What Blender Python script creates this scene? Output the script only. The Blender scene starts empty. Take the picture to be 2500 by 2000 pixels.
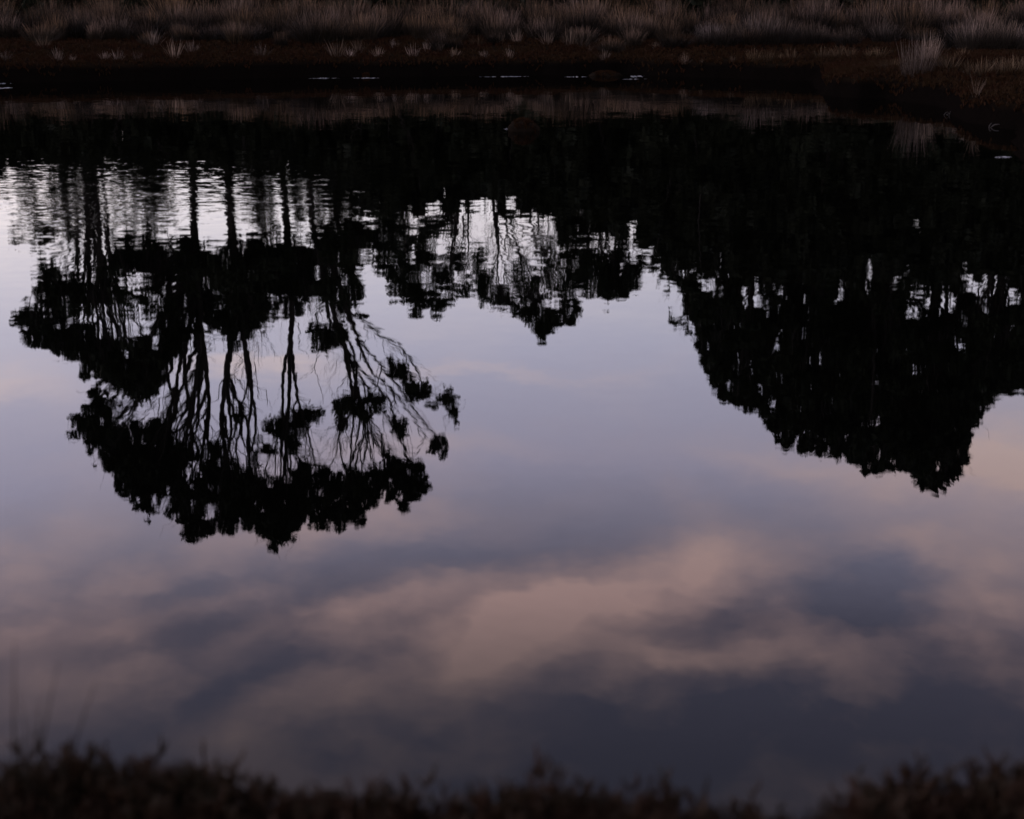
import bpy, math, random
import numpy as np
from mathutils import Vector

rng = np.random.default_rng(11)
random.seed(11)
S = bpy.context.scene
C = S.collection
R = math.radians

# ------------------------------------------------------------------ camera
CAM_H = 1.9            # eye height above the water
PITCH = R(16.5)        # looking down at the pond
FPX = 3472.2           # 50 mm on a 36 mm sensor, in photograph pixels (2500 x 2000)
cam_d = bpy.data.cameras.new('camera')
cam_d.lens = 50; cam_d.sensor_width = 36; cam_d.clip_start = 0.05; cam_d.clip_end = 4000
cam_d.dof.use_dof = True; cam_d.dof.focus_distance = 34; cam_d.dof.aperture_fstop = 2.0
cam = bpy.data.objects.new('camera', cam_d); C.objects.link(cam)
cam.location = (0, 0, CAM_H); cam.rotation_euler = (R(90) - PITCH, 0, 0)
S.camera = cam

SP, CP = math.sin(PITCH), math.cos(PITCH)
def ray(px, py):
    r = (px - 1250) / FPX; u = -(py - 1000) / FPX
    return r, CP + u * SP, -SP + u * CP
def on_water(px, py, z=0.0):
    x, y, d = ray(px, py); t = (z - CAM_H) / d
    return np.array([x * t, y * t, z])
def mirrored(px, py, Y):
    """point standing at depth Y whose mirror image in the water shows at this pixel"""
    x, y, d = ray(px, py); t = Y / y
    return np.array([x * t, Y, -(CAM_H + d * t)])
def sky_dir(px, py):
    x, y, d = ray(px, py); n = math.sqrt(x * x + y * y + d * d)
    return math.atan2(x, y), math.asin(-d / n)

# ------------------------------------------------------------------ sky
W = bpy.data.worlds.new('World'); S.world = W; W.use_nodes = True
W.cycles.sampling_method = 'MANUAL'; W.cycles.sample_map_resolution = 512
wt = W.node_tree; wt.nodes.clear()
class NT:
    def __init__(s, t): s.t = t
    def n(s, typ, **kw):
        o = s.t.nodes.new(typ)
        for k, v in kw.items(): setattr(o, k, v)
        return o
    def put(s, sock, v):
        if isinstance(v, bpy.types.NodeSocket): s.t.links.new(v, sock)
        else: sock.default_value = v
    def m(s, op, a, b=None, c=None, clamp=False):
        o = s.n('ShaderNodeMath', operation=op); o.use_clamp = clamp
        s.put(o.inputs[0], a)
        if b is not None: s.put(o.inputs[1], b)
        if c is not None: s.put(o.inputs[2], c)
        return o.outputs[0]
    def vm(s, op, a, b=None):
        o = s.n('ShaderNodeVectorMath', operation=op); s.put(o.inputs[0], a)
        if b is not None: s.put(o.inputs[1], b)
        return o.outputs[0]
    def noise(s, vec, scale, detail=4, rough=.55, out='Fac', dist=0.0):
        o = s.n('ShaderNodeTexNoise'); s.put(o.inputs['Vector'], vec)
        o.inputs['Scale'].default_value = scale; o.inputs['Detail'].default_value = detail
        o.inputs['Roughness'].default_value = rough; o.inputs['Distortion'].default_value = dist
        return o.outputs[out]
    def mix(s, f, a, b, blend='MIX'):
        o = s.n('ShaderNodeMix', data_type='RGBA', blend_type=blend)
        s.put(o.inputs[0], f); s.put(o.inputs[6], a); s.put(o.inputs[7], b)
        return o.outputs[2]
    def ramp(s, f, stops, interp='LINEAR'):
        o = s.n('ShaderNodeValToRGB'); o.color_ramp.interpolation = interp
        e = o.color_ramp.elements
        while len(e) < len(stops): e.new(0.5)
        for k, (p, c) in enumerate(stops):
            e[k].position = p; e[k].color = (*c, 1)
        s.put(o.inputs[0], f)
        return o.outputs[0]
    def mapr(s, v, a, b, c, d, smooth=False):
        o = s.n('ShaderNodeMapRange'); o.clamp = True
        if smooth: o.interpolation_type = 'SMOOTHSTEP'
        s.put(o.inputs[0], v)
        for k, q in zip((1, 2, 3, 4), (a, b, c, d)): o.inputs[k].default_value = q
        return o.outputs[0]
    def comb(s, x, y, z):
        o = s.n('ShaderNodeCombineXYZ')
        for i, v in zip(o.inputs, (x, y, z)): s.put(i, v)
        return o.outputs[0]

SUN_EL, SUN_AZ = R(2.0), R(-38)          # afterglow, front left, sun all but set
w = NT(wt)
tc = w.n('ShaderNodeTexCoord').outputs['Generated']
sx = w.n('ShaderNodeSeparateXYZ'); w.put(sx.inputs[0], tc)
X_, Y_, Z_ = sx.outputs
az = w.m('ARCTAN2', X_, Y_); el = w.m('ARCSINE', Z_)
# clear dusk sky by elevation (degrees / 90)
deg = w.m('MULTIPLY', el, 180 / math.pi / 90)
clear = w.ramp(deg, [(0, (.80, .76, .76)), (9/90, (.78, .75, .80)), (14/90, (.73, .73, .92)), (18.5/90, (.76, .73, .96)),
                     (21.5/90, (.52, .51, .70)), (24.5/90, (.255, .25, .37)), (30/90, (.19, .19, .285)), (45/90, (.13, .15, .22)), (1, (.10, .12, .18))])
clear = w.vm('MULTIPLY', clear, (2.08, 2.02, 2.10))
# warped sky coordinates for the clouds
pl = w.vm('MULTIPLY', tc, (1.0, 1.0, 2.2))
wa = w.vm('SUBTRACT', w.noise(pl, 7.0, 4.0, .5, 'Color'), (.5, .5, .5))
sw = w.n('ShaderNodeSeparateXYZ'); w.put(sw.inputs[0], wa)
az2 = w.m('MULTIPLY_ADD', sw.outputs[0], .11, az); el2 = w.m('MULTIPLY_ADD', sw.outputs[1], .075, el)
def blob(px, py, sxp, syp, rot, amp):
    a0, e0 = sky_dir(px, py)
    a1, _ = sky_dir(px + sxp, py); _, e1 = sky_dir(px, py + syp)
    sa, se = abs(a1 - a0), abs(e1 - e0)
    da = w.m('SUBTRACT', az2, a0); de = w.m('SUBTRACT', el2, e0)
    c, s_ = math.cos(R(rot)), math.sin(R(rot))
    u = w.m('ADD', w.m('MULTIPLY', da, c / sa), w.m('MULTIPLY', de, s_ / sa))
    v = w.m('ADD', w.m('MULTIPLY', da, -s_ / se), w.m('MULTIPLY', de, c / se))
    q = w.m('ADD', w.m('MULTIPLY', u, u), w.m('MULTIPLY', v, v))
    return w.m('MULTIPLY', w.m('EXPONENT', w.m('MULTIPLY', q, -1.0)), amp)
CLOUDS = [  # px, row, half-length, half-height, tilt, density
    (1490, 1440, 400, 78, -11, 1.05), (1310, 1520, 190, 90, 0, .75), (1740, 1590, 210, 42, -2, .55),
    (980, 1450, 330, 34, -13, .50), (150, 1520, 420, 45, -3, .22), (90, 1330, 210, 80, 0, .42),
    (40, 940, 190, 60, 0, .35), (2480, 1130, 330, 130, 8, .95), (2330, 1310, 280, 60, 9, .70),
    (2470, 1470, 190, 70, 0, .40), (1950, 1130, 300, 55, 4, .45), (1100, 1620, 560, 120, -4, .48),
    (620, 1750, 220, 60, -18, .35), (60, 1690, 260, 170, 0, .32), (1200, 880, 330, 26, 0, .30),
    (1100, 1110, 240, 34, 0, .28), (2070, 1930, 180, 34, 5, .35), (600, 880, 170, 36, 0, .50), (900, 1280, 420, 36, -3, .25), (2080, 1450, 480, 70, -12, -.16), (750, 1640, 330, 60, -12, -.35), (1850, 1760, 400, 50, 0, -.2),
]
acc = None
for b in CLOUDS:
    g = blob(*b); acc = g if acc is None else w.m('ADD', acc, g)
fine = w.noise(pl, 11.0, 3.5, .5)
acc = w.m('MULTIPLY', acc, w.mapr(fine, .25, .75, .4, 1.6))
# the same broken cloud goes on over the rest of the sky
wide = w.noise(w.vm('MULTIPLY', tc, (1, 1, 2.6)), 3.2, 6, .58)
wide = w.m('MULTIPLY', w.mapr(wide, .50, .80, 0, .30, True), w.mapr(el, R(4), R(14), 0, 1, True))
mid = w.m('MULTIPLY', w.mapr(w.noise(w.vm('MULTIPLY', tc, (1, 1, 2.0)), 10.0, 5.0, .52), .43, .74, 0, .42, True), w.mapr(el, R(15), R(24), .15, 1, True))
cl = w.m('MINIMUM', w.m('MAXIMUM', w.m('ADD', w.m('ADD', acc, wide), mid), 0.0), 1.0)
ccol = w.ramp(deg, [(0, (.86, .74, .72)), (14/90, (.84, .67, .66)), (24/90, (1.04, .69, .665)), (29/90, (.46, .34, .35)), (50/90, (.22, .19, .20)), (1, (.14, .13, .15))])
ccol = w.vm('MULTIPLY', ccol, (2.9, 2.9, 2.9))
skyc = w.mix(cl, clear, ccol)
# physical twilight sky adds its share
nis = w.n('ShaderNodeTexSky', sky_type='NISHITA'); nis.sun_disc = False
nis.sun_elevation = SUN_EL; nis.sun_rotation = SUN_AZ; nis.air_density = 1.0; nis.dust_density = .6
skyc = w.vm('ADD', skyc, w.vm('MULTIPLY', nis.outputs[0], (.05, .05, .05)))
# the afterglow: brighter towards the set sun, dimmer away from it
d0 = w.m('COSINE', w.m('SUBTRACT', az, SUN_AZ))
skyc = w.vm('SCALE', skyc); wt.nodes[-1].name = 'glow'
w.put(wt.nodes[-1].inputs['Scale'], w.mapr(d0, -1, 1, .22, 1.05))
bg = w.n('ShaderNodeBackground'); w.put(bg.inputs[0], skyc); bg.inputs[1].default_value = 1.0
wo = w.n('ShaderNodeOutputWorld'); w.put(wo.inputs[0], bg.outputs[0])

sun_d = bpy.data.lights.new('sun', 'SUN'); sun_d.energy = 0.06; sun_d.angle = R(12); sun_d.color = (1, .72, .6)
sun = bpy.data.objects.new('sun', sun_d); C.objects.link(sun)
sd = Vector((math.sin(SUN_AZ) * math.cos(SUN_EL), math.cos(SUN_AZ) * math.cos(SUN_EL), math.sin(SUN_EL)))
sun.rotation_euler = (-sd).to_track_quat('-Z', 'Y').to_euler(); sun.location = (-20, 30, 40)

S.view_settings.view_transform = 'Standard'; S.view_settings.look = 'None'
S.view_settings.exposure = 0; S.view_settings.gamma = 1
S.render.engine = 'CYCLES'
S.cycles.max_bounces = 5; S.cycles.diffuse_bounces = 1; S.cycles.glossy_bounces = 3; S.cycles.transmission_bounces = 2
S.cycles.use_denoising = True; S.cycles.use_adaptive_sampling = True; S.cycles.adaptive_threshold = .02

# ------------------------------------------------------------------ helpers
def tag(o, label=None, cat=None, group=None, kind=None):
    if label: o['label'] = label
    if cat: o['category'] = cat
    if group: o['group'] = group
    if kind: o['kind'] = kind
    return o
def mesh(name, v, tris, smooth=False, mat=None):
    v = np.asarray(v, np.float32); tris = np.asarray(tris, np.int32); k = tris.shape[1]
    me = bpy.data.meshes.new(name)
    me.vertices.add(len(v)); me.vertices.foreach_set('co', v.ravel())
    me.loops.add(tris.size); me.loops.foreach_set('vertex_index', tris.ravel())
    me.polygons.add(len(tris))
    me.polygons.foreach_set('loop_start', np.arange(len(tris), dtype=np.int32) * k)
    me.polygons.foreach_set('loop_total', np.full(len(tris), k, np.int32))
    me.polygons.foreach_set('use_smooth', np.full(len(tris), smooth))
    me.update(calc_edges=True); me.validate()
    if mat: me.materials.append(mat)
    return me
def obj(name, me, parent=None, loc=(0, 0, 0)):
    o = bpy.data.objects.new(name, me); C.objects.link(o); o.location = loc
    if parent: o.parent = parent
    return o
def empty(name, loc):
    o = bpy.data.objects.new(name, None); C.objects.link(o); o.location = loc; o.empty_display_size = .3
    return o
class Acc:
    def __init__(s): s.v = []; s.f = []; s.n = 0
    def add(s, v, f):
        s.v.append(np.asarray(v, float)); s.f.append(np.asarray(f) + s.n); s.n += len(v)
    def tube(s, pts, rad, k=6):
        pts = np.asarray(pts, float); n = len(pts)
        t = np.gradient(pts, axis=0); t /= np.linalg.norm(t, axis=1)[:, None] + 1e-9
        ref = np.array([0.31, 0.95, 0.05])
        a = np.cross(t, ref); a /= np.linalg.norm(a, axis=1)[:, None] + 1e-9
        b = np.cross(t, a)
        th = np.arange(k) * 2 * math.pi / k
        ring = pts[:, None] + np.asarray(rad)[:, None, None] * (np.cos(th)[None, :, None] * a[:, None] + np.sin(th)[None, :, None] * b[:, None])
        i = np.arange(n - 1)[:, None] * k; j = np.arange(k)[None]; j2 = (j + 1) % k
        q = np.stack([i + j, i + j2, i + k + j2, i + k + j], -1).reshape(-1, 4)
        s.add(ring.reshape(-1, 3), np.vstack([q[:, [0, 1, 2]], q[:, [0, 2, 3]]]))
    def get(s): return np.vstack(s.v), np.vstack(s.f)
def fbm(x, y, seed=0, f=1.0, octv=4):
    r = np.random.default_rng(seed); o = 0; a = 1; t = 0
    for k in range(octv):
        for _ in range(3):
            th = r.uniform(0, 6.28); p = r.uniform(0, 6.28); fr = f * r.uniform(.7, 1.4)
            o = o + a / 3 * np.sin((x * math.cos(th) + y * math.sin(th)) * fr + p)
        t += a; a *= .55; f *= 2.0
    return o / t

# ------------------------------------------------------------------ materials
def mat(name, build):
    m = bpy.data.materials.new(name); m.use_nodes = True; t = m.node_tree; t.nodes.clear()
    n = NT(t); p = n.n('ShaderNodeBsdfPrincipled'); out = n.n('ShaderNodeOutputMaterial')
    n.put(out.inputs[0], p.outputs[0]); build(n, p)
    return m
def m_leaf(name, a, b, scale=1.2, rough=.6, spec=.2):
    def f(n, p):
        co = n.n('ShaderNodeTexCoord').outputs['Object']
        g = n.n('ShaderNodeNewGeometry').outputs['Random Per Island']
        nz = n.noise(co, scale, 3)
        fac = n.m('ADD', n.m('MULTIPLY', n.mapr(nz, .3, .7, 0, 1), .6), n.m('MULTIPLY', g, .4))
        n.put(p.inputs['Base Color'], n.mix(fac, (*a, 1), (*b, 1)))
        p.inputs['Roughness'].default_value = rough; p.inputs['Specular IOR Level'].default_value = spec
    return mat(name, f)
def m_blade(name, base, tip, other, z0=.35, z1=.95):
    """rush or grass: dark green-brown and painted shade at the foot, dead straw-coloured towards the tip"""
    def f(n, p):
        oi = n.n('ShaderNodeObjectInfo').outputs['Random']
        g = n.n('ShaderNodeNewGeometry').outputs['Random Per Island']
        sp = n.n('ShaderNodeSeparateXYZ'); n.put(sp.inputs[0], n.n('ShaderNodeTexCoord').outputs['Object'])
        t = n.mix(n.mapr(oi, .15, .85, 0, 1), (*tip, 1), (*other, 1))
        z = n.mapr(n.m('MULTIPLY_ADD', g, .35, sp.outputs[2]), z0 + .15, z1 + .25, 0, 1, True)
        col = n.mix(z, (*base, 1), t)  # clump-foot shade and skylit tips also put into the blade's own fade
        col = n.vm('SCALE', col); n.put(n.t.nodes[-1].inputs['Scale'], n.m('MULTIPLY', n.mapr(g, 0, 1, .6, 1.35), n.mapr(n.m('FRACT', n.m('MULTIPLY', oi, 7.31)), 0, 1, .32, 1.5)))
        n.put(p.inputs['Base Color'], col)
        p.inputs['Roughness'].default_value = .6; p.inputs['Specular IOR Level'].default_value = .15
    return mat(name, f)
M_pine = m_leaf('pine_foliage', (.022, .032, .016), (.040, .046, .022))
M_shrub = m_leaf('shrub_foliage', (.020, .026, .014), (.036, .038, .020))
M_scrub = m_leaf('sapling_foliage', (.050, .048, .024), (.085, .066, .036))
def f_bark(n, p):
    co = n.n('ShaderNodeTexCoord').outputs['Object']
    nz = n.noise(n.vm('MULTIPLY', co, (6, 6, 1.2)), 2.5, 5)
    n.put(p.inputs['Base Color'], n.mix(n.mapr(nz, .3, .7, 0, 1), (.030, .024, .020, 1), (.075, .062, .054, 1)))
    p.inputs['Roughness'].default_value = .9
    b = n.n('ShaderNodeBump'); b.inputs['Strength'].default_value = .6; b.inputs['Distance'].default_value = .03
    n.put(b.inputs['Height'], nz); n.put(p.inputs['Normal'], b.outputs[0])
M_bark = mat('bark', f_bark)
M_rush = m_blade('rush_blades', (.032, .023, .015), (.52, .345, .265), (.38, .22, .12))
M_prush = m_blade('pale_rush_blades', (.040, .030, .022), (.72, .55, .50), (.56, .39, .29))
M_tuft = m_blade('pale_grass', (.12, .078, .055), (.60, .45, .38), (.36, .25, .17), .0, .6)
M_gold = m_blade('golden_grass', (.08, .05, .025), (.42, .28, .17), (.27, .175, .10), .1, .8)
M_cover = m_leaf('marsh_groundcover', (.048, .016, .008), (.046, .028, .012), 1.1, .7, .05)
M_near = m_leaf('near_saltmarsh', (.026, .024, .011), (.080, .031, .016), 9.0)
def f_ground(n, p):
    co = n.n('ShaderNodeTexCoord').outputs['Object']
    a = n.noise(co, .9, 6, .6); b = n.noise(co, 9, 4, .6)
    col = n.mix(n.mapr(a, .35, .65, 0, 1), (.020, .010, .006, 1), (.028, .018, .009, 1))
    col = n.mix(n.mapr(b, .35, .7, 0, .7), col, (.020, .014, .010, 1))
    sz = n.n('ShaderNodeSeparateXYZ'); n.put(sz.inputs[0], co)      # shade of the undercut bank face put into the peat colour, low down
    unshaded = n.mapr(n.m('MULTIPLY_ADD', a, .16, sz.outputs[2]), .30, .46, 0, 1, True)
    col = n.mix(unshaded, (.007, .005, .004, 1), col)
    n.put(p.inputs['Base Color'], col); p.inputs['Roughness'].default_value = 1; p.inputs['Specular IOR Level'].default_value = 0
    bp = n.n('ShaderNodeBump'); bp.inputs['Strength'].default_value = .8; bp.inputs['Distance'].default_value = .05
    n.put(bp.inputs['Height'], b); n.put(p.inputs['Normal'], bp.outputs[0])
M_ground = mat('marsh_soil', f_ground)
def f_clod(n, p):
    co = n.n('ShaderNodeTexCoord').outputs['Object']; b = n.noise(co, 14, 5)
    n.put(p.inputs['Base Color'], n.mix(b, (.012, .009, .007, 1), (.034, .024, .017, 1))); p.inputs['Roughness'].default_value = 1; p.inputs['Specular IOR Level'].default_value = 0
M_clod = mat('wet_peat', f_clod)
def f_root(n, p):
    g = n.n('ShaderNodeNewGeometry').outputs['Random Per Island']
    n.put(p.inputs['Base Color'], n.mix(g, (.04, .03, .024, 1), (.12, .095, .08, 1))); p.inputs['Roughness'].default_value = .6
M_root = mat('bleached_root', f_root)
def f_glint(n, p):
    co = n.n('ShaderNodeTexCoord').outputs['Object']; b = n.noise(co, 30, 3)
    n.put(p.inputs['Base Color'], n.mix(b, (.30, .28, .28, 1), (.62, .60, .60, 1))); p.inputs['Roughness'].default_value = .5
M_glint = mat('glint', f_glint)

def f_water(n, p):
    co = n.n('ShaderNodeNewGeometry').outputs['Position']
    s = n.n('ShaderNodeSeparateXYZ'); n.put(s.inputs[0], co); x, y = s.outputs[0], s.outputs[1]
    half = (.5, .5, .5)
    # long soft undulation, small ripples, and a wind-ruffled patch left of the middle
    l1 = n.vm('SUBTRACT', n.noise(n.comb(n.m('MULTIPLY', x, 1.3), n.m('MULTIPLY', y, 2.2), 0.), 1.0, 2, .5, 'Color'), half)
    l2 = n.vm('SUBTRACT', n.noise(n.comb(n.m('MULTIPLY', x, 5.0), n.m('MULTIPLY', y, 8.0), 3.), 1.0, 2, .5, 'Color'), half)
    l3 = n.vm('SUBTRACT', n.noise(n.comb(n.m('MULTIPLY', x, 6.5), n.m('MULTIPLY', y, 14.0), 7.), 1.0, 3, .6, 'Color'), half)
    far = n.mapr(y, 4.0, 12.0, 0.0, 1.0, True)
    a1 = n.m('MULTIPLY_ADD', far, .0085, .0028); a2 = n.m('MULTIPLY_ADD', far, .0145, .0028)
    dx = n.m('DIVIDE', n.m('ADD', x, 3.9), 2.9); dy = n.m('DIVIDE', n.m('SUBTRACT', y, 14.2), 3.0)
    q = n.m('ADD', n.m('MULTIPLY', dx, dx), n.m('MULTIPLY', dy, dy))
    q = n.m('MULTIPLY', q, n.mapr(n.noise(n.comb(x, y, 0.), .5, 3), .3, .7, .55, 1.6))
    patch = n.m('MULTIPLY', n.m('EXPONENT', n.m('MULTIPLY', n.m('MULTIPLY', q, q), -1.)), .10)
    v = n.vm('SCALE', l1); n.put(n.t.nodes[-1].inputs['Scale'], a1)
    v2 = n.vm('SCALE', l2); n.put(n.t.nodes[-1].inputs['Scale'], a2)
    v3 = n.vm('SCALE', l3); n.put(n.t.nodes[-1].inputs['Scale'], patch)
    l4 = n.vm('SUBTRACT', n.noise(n.comb(n.m('MULTIPLY', x, 16.), n.m('MULTIPLY', y, 34.), 1.), 1.0, 1, .5, 'Color'), half)
    sl = n.vm('ADD', n.vm('ADD', v, v2), n.vm('ADD', v3, n.vm('MULTIPLY', l4, (.005, .006, 0))))
    sl = n.vm('MULTIPLY', sl, (.55, 1, 0)); sl = n.vm('ADD', sl, (0, 0, 1))
    n.put(p.inputs['Normal'], n.vm('NORMALIZE', sl))
    p.inputs['Base Color'].default_value = (.0016, .0015, .0012, 1)
    p.inputs['Roughness'].default_value = 0.0; p.inputs['IOR'].default_value = 1.333
M_water = mat('pond_water', f_water)

# ------------------------------------------------------------------ ground, banks, pond
shore_px = [(-120, 206), (0, 203), (150, 201), (300, 198), (450, 195), (600, 192), (800, 188), (1000, 187), (1200, 185), (1400, 184), (1520, 181),
            (1600, 187), (1800, 192), (1985, 198), (1992, 214), (2010, 233), (2080, 240), (2150, 240), (2200, 249), (2290, 258),
            (2316, 268), (2318, 284), (2360, 300), (2420, 308), (2480, 318), (2478, 350), (2472, 385), (2488, 412), (2540, 430)]
shore = [on_water(*p)[:2] for p in shore_px]
poly = np.array([(-900, 20), (-60, 25), (-22, 29.5)] + shore + [(7.6, 13.2), (12, 11.5), (60, 8), (900, 8), (900, 1500), (-900, 1500)], float)
def seg_dist(P, A, B):
    ab = B - A; t = np.clip(((P - A) @ ab) / (ab @ ab + 1e-12), 0, 1)
    return np.linalg.norm(P - (A + t[:, None] * ab), axis=1)
def shore_d(x, y):
    P = np.stack([np.ravel(x), np.ravel(y)], 1); d = np.full(len(P), 1e9); ins = np.zeros(len(P), bool)
    for k in range(len(poly)):
        A, B = poly[k], poly[(k + 1) % len(poly)]
        d = np.minimum(d, seg_dist(P, A, B))
        c = (A[1] > P[:, 1]) != (B[1] > P[:, 1])
        xi = (B[0] - A[0]) * (P[:, 1] - A[1]) / (B[1] - A[1] + 1e-12) + A[0]
        ins ^= c & (P[:, 0] < xi)
    return np.where(ins, d, -d).reshape(np.shape(x))
NEAR_TOP = [(-250, 1640), (0, 1618), (150, 1572), (300, 1564), (480, 1600), (580, 1622), (750, 1630), (900, 1640), (1060, 1642), (1200, 1655), (1370, 1628), (1450, 1645),
            (1600, 1666), (1720, 1670), (1850, 1628), (1940, 1620), (2050, 1600), (2156, 1570), (2400, 1520)]
ne = np.array([on_water(a * 2500 / 2156, b * 2500 / 2156, .185)[:2] for a, b in NEAR_TOP])
NE_X = [-60] + list(ne[:, 0]) + [3, 60]; NE_Y = [2.6] + list(ne[:, 1] + .085) + [3.4, 3.4]
def near_edge(x): return np.interp(x, NE_X, NE_Y) + .025 * np.sin(np.asarray(x) * 9.1) + .015 * np.sin(np.asarray(x) * 23)
def height(x, y):
    d = shore_d(x, y) + .12 * fbm(x, y, 3, 5.0, 3) + .12 * fbm(x, y, 5, 1.6, 2)
    sm = lambda t: np.clip(t, 0, 1) ** 2 * (3 - 2 * np.clip(t, 0, 1))
    h = np.where(d < 0, np.maximum(d * .9, -.8), 0) + .31 * sm(d / .30) + .07 * sm((d - .2) / 1.0) + .22 * sm((d - .6) / 3.2) + .10 * sm((d - 3) / 8) + .9 * sm((d - 14) / 60)
    h = h + (.035 * fbm(x, y, 8, 2.4, 3) + .03 * fbm(x, y, 9, .8, 2)) * sm(d / .4)
    dn = near_edge(x) - y
    hn = np.where(dn < 0, np.maximum(dn * 1.0, -.8), 0) + .10 * sm(dn / .15) + .08 * sm((dn - .1) / 1.2) + .02 * fbm(x, y, 12, 6, 2) * sm(dn / .2) + .4 * sm((dn - 3) / 40)
    return np.maximum(h, hn)
def spaced(a, b, s): return list(np.arange(a, b, s))
def grow(a, b, s, g):
    o = []; 
    while a < b: o.append(a); a += s; s *= g
    return o + [b]
xs = np.array(sorted([-v for v in grow(12.0, 900, .4, 1.35)] + spaced(-11.9, 12.0, .12) + grow(12.0, 900, .4, 1.35)))
ys = np.array(sorted([-v for v in grow(.5, 900, .5, 1.5)] + spaced(-.4, 2.2, .2) + spaced(2.2, 3.5, .05) + grow(3.5, 12, .4, 1.2)[:-1] +
                     spaced(12, 38, .12) + spaced(38, 60, .5) + grow(60, 1500, 1.0, 1.3)))
xs, ys = np.unique(xs.round(4)), np.unique(ys.round(4))
GX, GY = np.meshgrid(xs, ys)
GH = height(GX, GY)
def hgt(x, y):
    i = np.clip(np.searchsorted(xs, x) - 1, 0, len(xs) - 2); j = np.clip(np.searchsorted(ys, y) - 1, 0, len(ys) - 2)
    u = (x - xs[i]) / (xs[i + 1] - xs[i]); v = (y - ys[j]) / (ys[j + 1] - ys[j])
    return (GH[j, i] * (1 - u) * (1 - v) + GH[j, i + 1] * u * (1 - v) + GH[j + 1, i] * (1 - u) * v + GH[j + 1, i + 1] * u * v)
def on_ground(px, py):
    x, y, d = ray(px, py)
    t = np.arange(12, 70, .03); hz = hgt(x * t, y * t); k = np.argmax(CAM_H + d * t < np.maximum(hz, 0))
    if k == 0: k = len(t) - 1
    return np.array([x * t[k], y * t[k], max(float(hz[k]), 0.0)])
nx, ny = len(xs), len(ys)
ii = (np.arange(ny - 1)[:, None] * nx + np.arange(nx - 1)[None]).ravel()
gq = np.stack([ii, ii + 1, ii + nx + 1, ii + nx], 1)
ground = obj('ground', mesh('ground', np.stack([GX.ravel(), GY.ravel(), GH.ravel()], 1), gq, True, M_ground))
tag(ground, 'dark peaty marsh ground of the pond banks', kind='structure')

wx = np.array([-900, 900]); 
pond = obj('pond_water', mesh('pond_water', [(-900, -40, 0), (900, -40, 0), (900, 60, 0), (-900, 60, 0)], [(0, 1, 2, 3)], True, M_water))
tag(pond, 'still dark pond water mirroring trees and dusk sky', kind='structure')

# ------------------------------------------------------------------ tussocks and rushes
def blades(n, hgt_, spread, lean, width, seed, seg=3, droop=.25, minh=.55):
    r = np.random.default_rng(seed); a = Acc()
    th = r.uniform(0, 6.283, n); rr = spread * np.sqrt(r.uniform(0, 1, n)) * .55
    bx, by = rr * np.cos(th), rr * np.sin(th)
    ln = lean * (rr / (spread * .55 + 1e-6)) * r.uniform(.5, 1.3, n) + r.normal(0, .13, n)
    th2 = th + r.normal(0, .8, n); H = hgt_ * r.uniform(minh, 1.0, n) * (1 - .25 * (rr / (spread * .55 + 1e-6)) ** 2)
    tt = np.linspace(0, 1, seg + 1)
    fa = r.uniform(0, 3.14, n); wv = np.stack([np.cos(fa), np.sin(fa), 0 * fa], 1)
    rows = []
    for t in tt:
        out = np.sin(np.clip(ln, -1.2, 1.2)) * H * (t + droop * t * t)
        z = H * t * np.cos(np.clip(ln, -1.2, 1.2)) - droop * .25 * np.abs(ln) * H * t ** 3
        c = np.stack([bx + out * np.cos(th2), by + out * np.sin(th2), z - .03], 1)
        wd = width * (1 - .85 * t)
        rows.append(np.stack([c - wv * wd / 2, c + wv * wd / 2], 1))
    V = np.stack(rows, 1)  # n, seg+1, 2, 3
    V = V.reshape(n, -1, 3); m = V.shape[1]
    f = []
    for k in range(seg):
        f += [(2 * k, 2 * k + 1, 2 * k + 3), (2 * k, 2 * k + 3, 2 * k + 2)]
    f = np.array(f); F = (np.arange(n)[:, None, None] * m + f[None]).reshape(-1, 3)
    return V.reshape(-1, 3), F
def variants(name, k, material, **kw):
    out = []
    for i in range(k):
        v, f = blades(seed=100 + i * 7 + len(name), **kw)
        out.append(mesh(name, v, f, True, material))
    return out
V_rush = variants('rush_clump', 6, M_rush, n=420, hgt_=1.0, spread=.50, lean=.36, width=.013, minh=.40)
V_dome = variants('rush_dome', 4, M_rush, n=560, hgt_=1.0, spread=.85, lean=.62, width=.013, minh=.55)
V_pdome = variants('pale_rush_dome', 4, M_prush, n=560, hgt_=1.0, spread=.80, lean=.55, width=.013, minh=.4)
V_tuft = variants('pale_tuft', 5, M_tuft, n=46, hgt_=1.0, spread=.45, lean=.62, width=.020, droop=.15)
V_gold = variants('golden_tuft', 4, M_gold, n=60, hgt_=1.0, spread=.55, lean=.60, width=.018)
V_bush = variants('pale_bush', 2, M_tuft, n=230, hgt_=1.0, spread=.62, lean=.42, width=.012, minh=.25)

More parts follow.
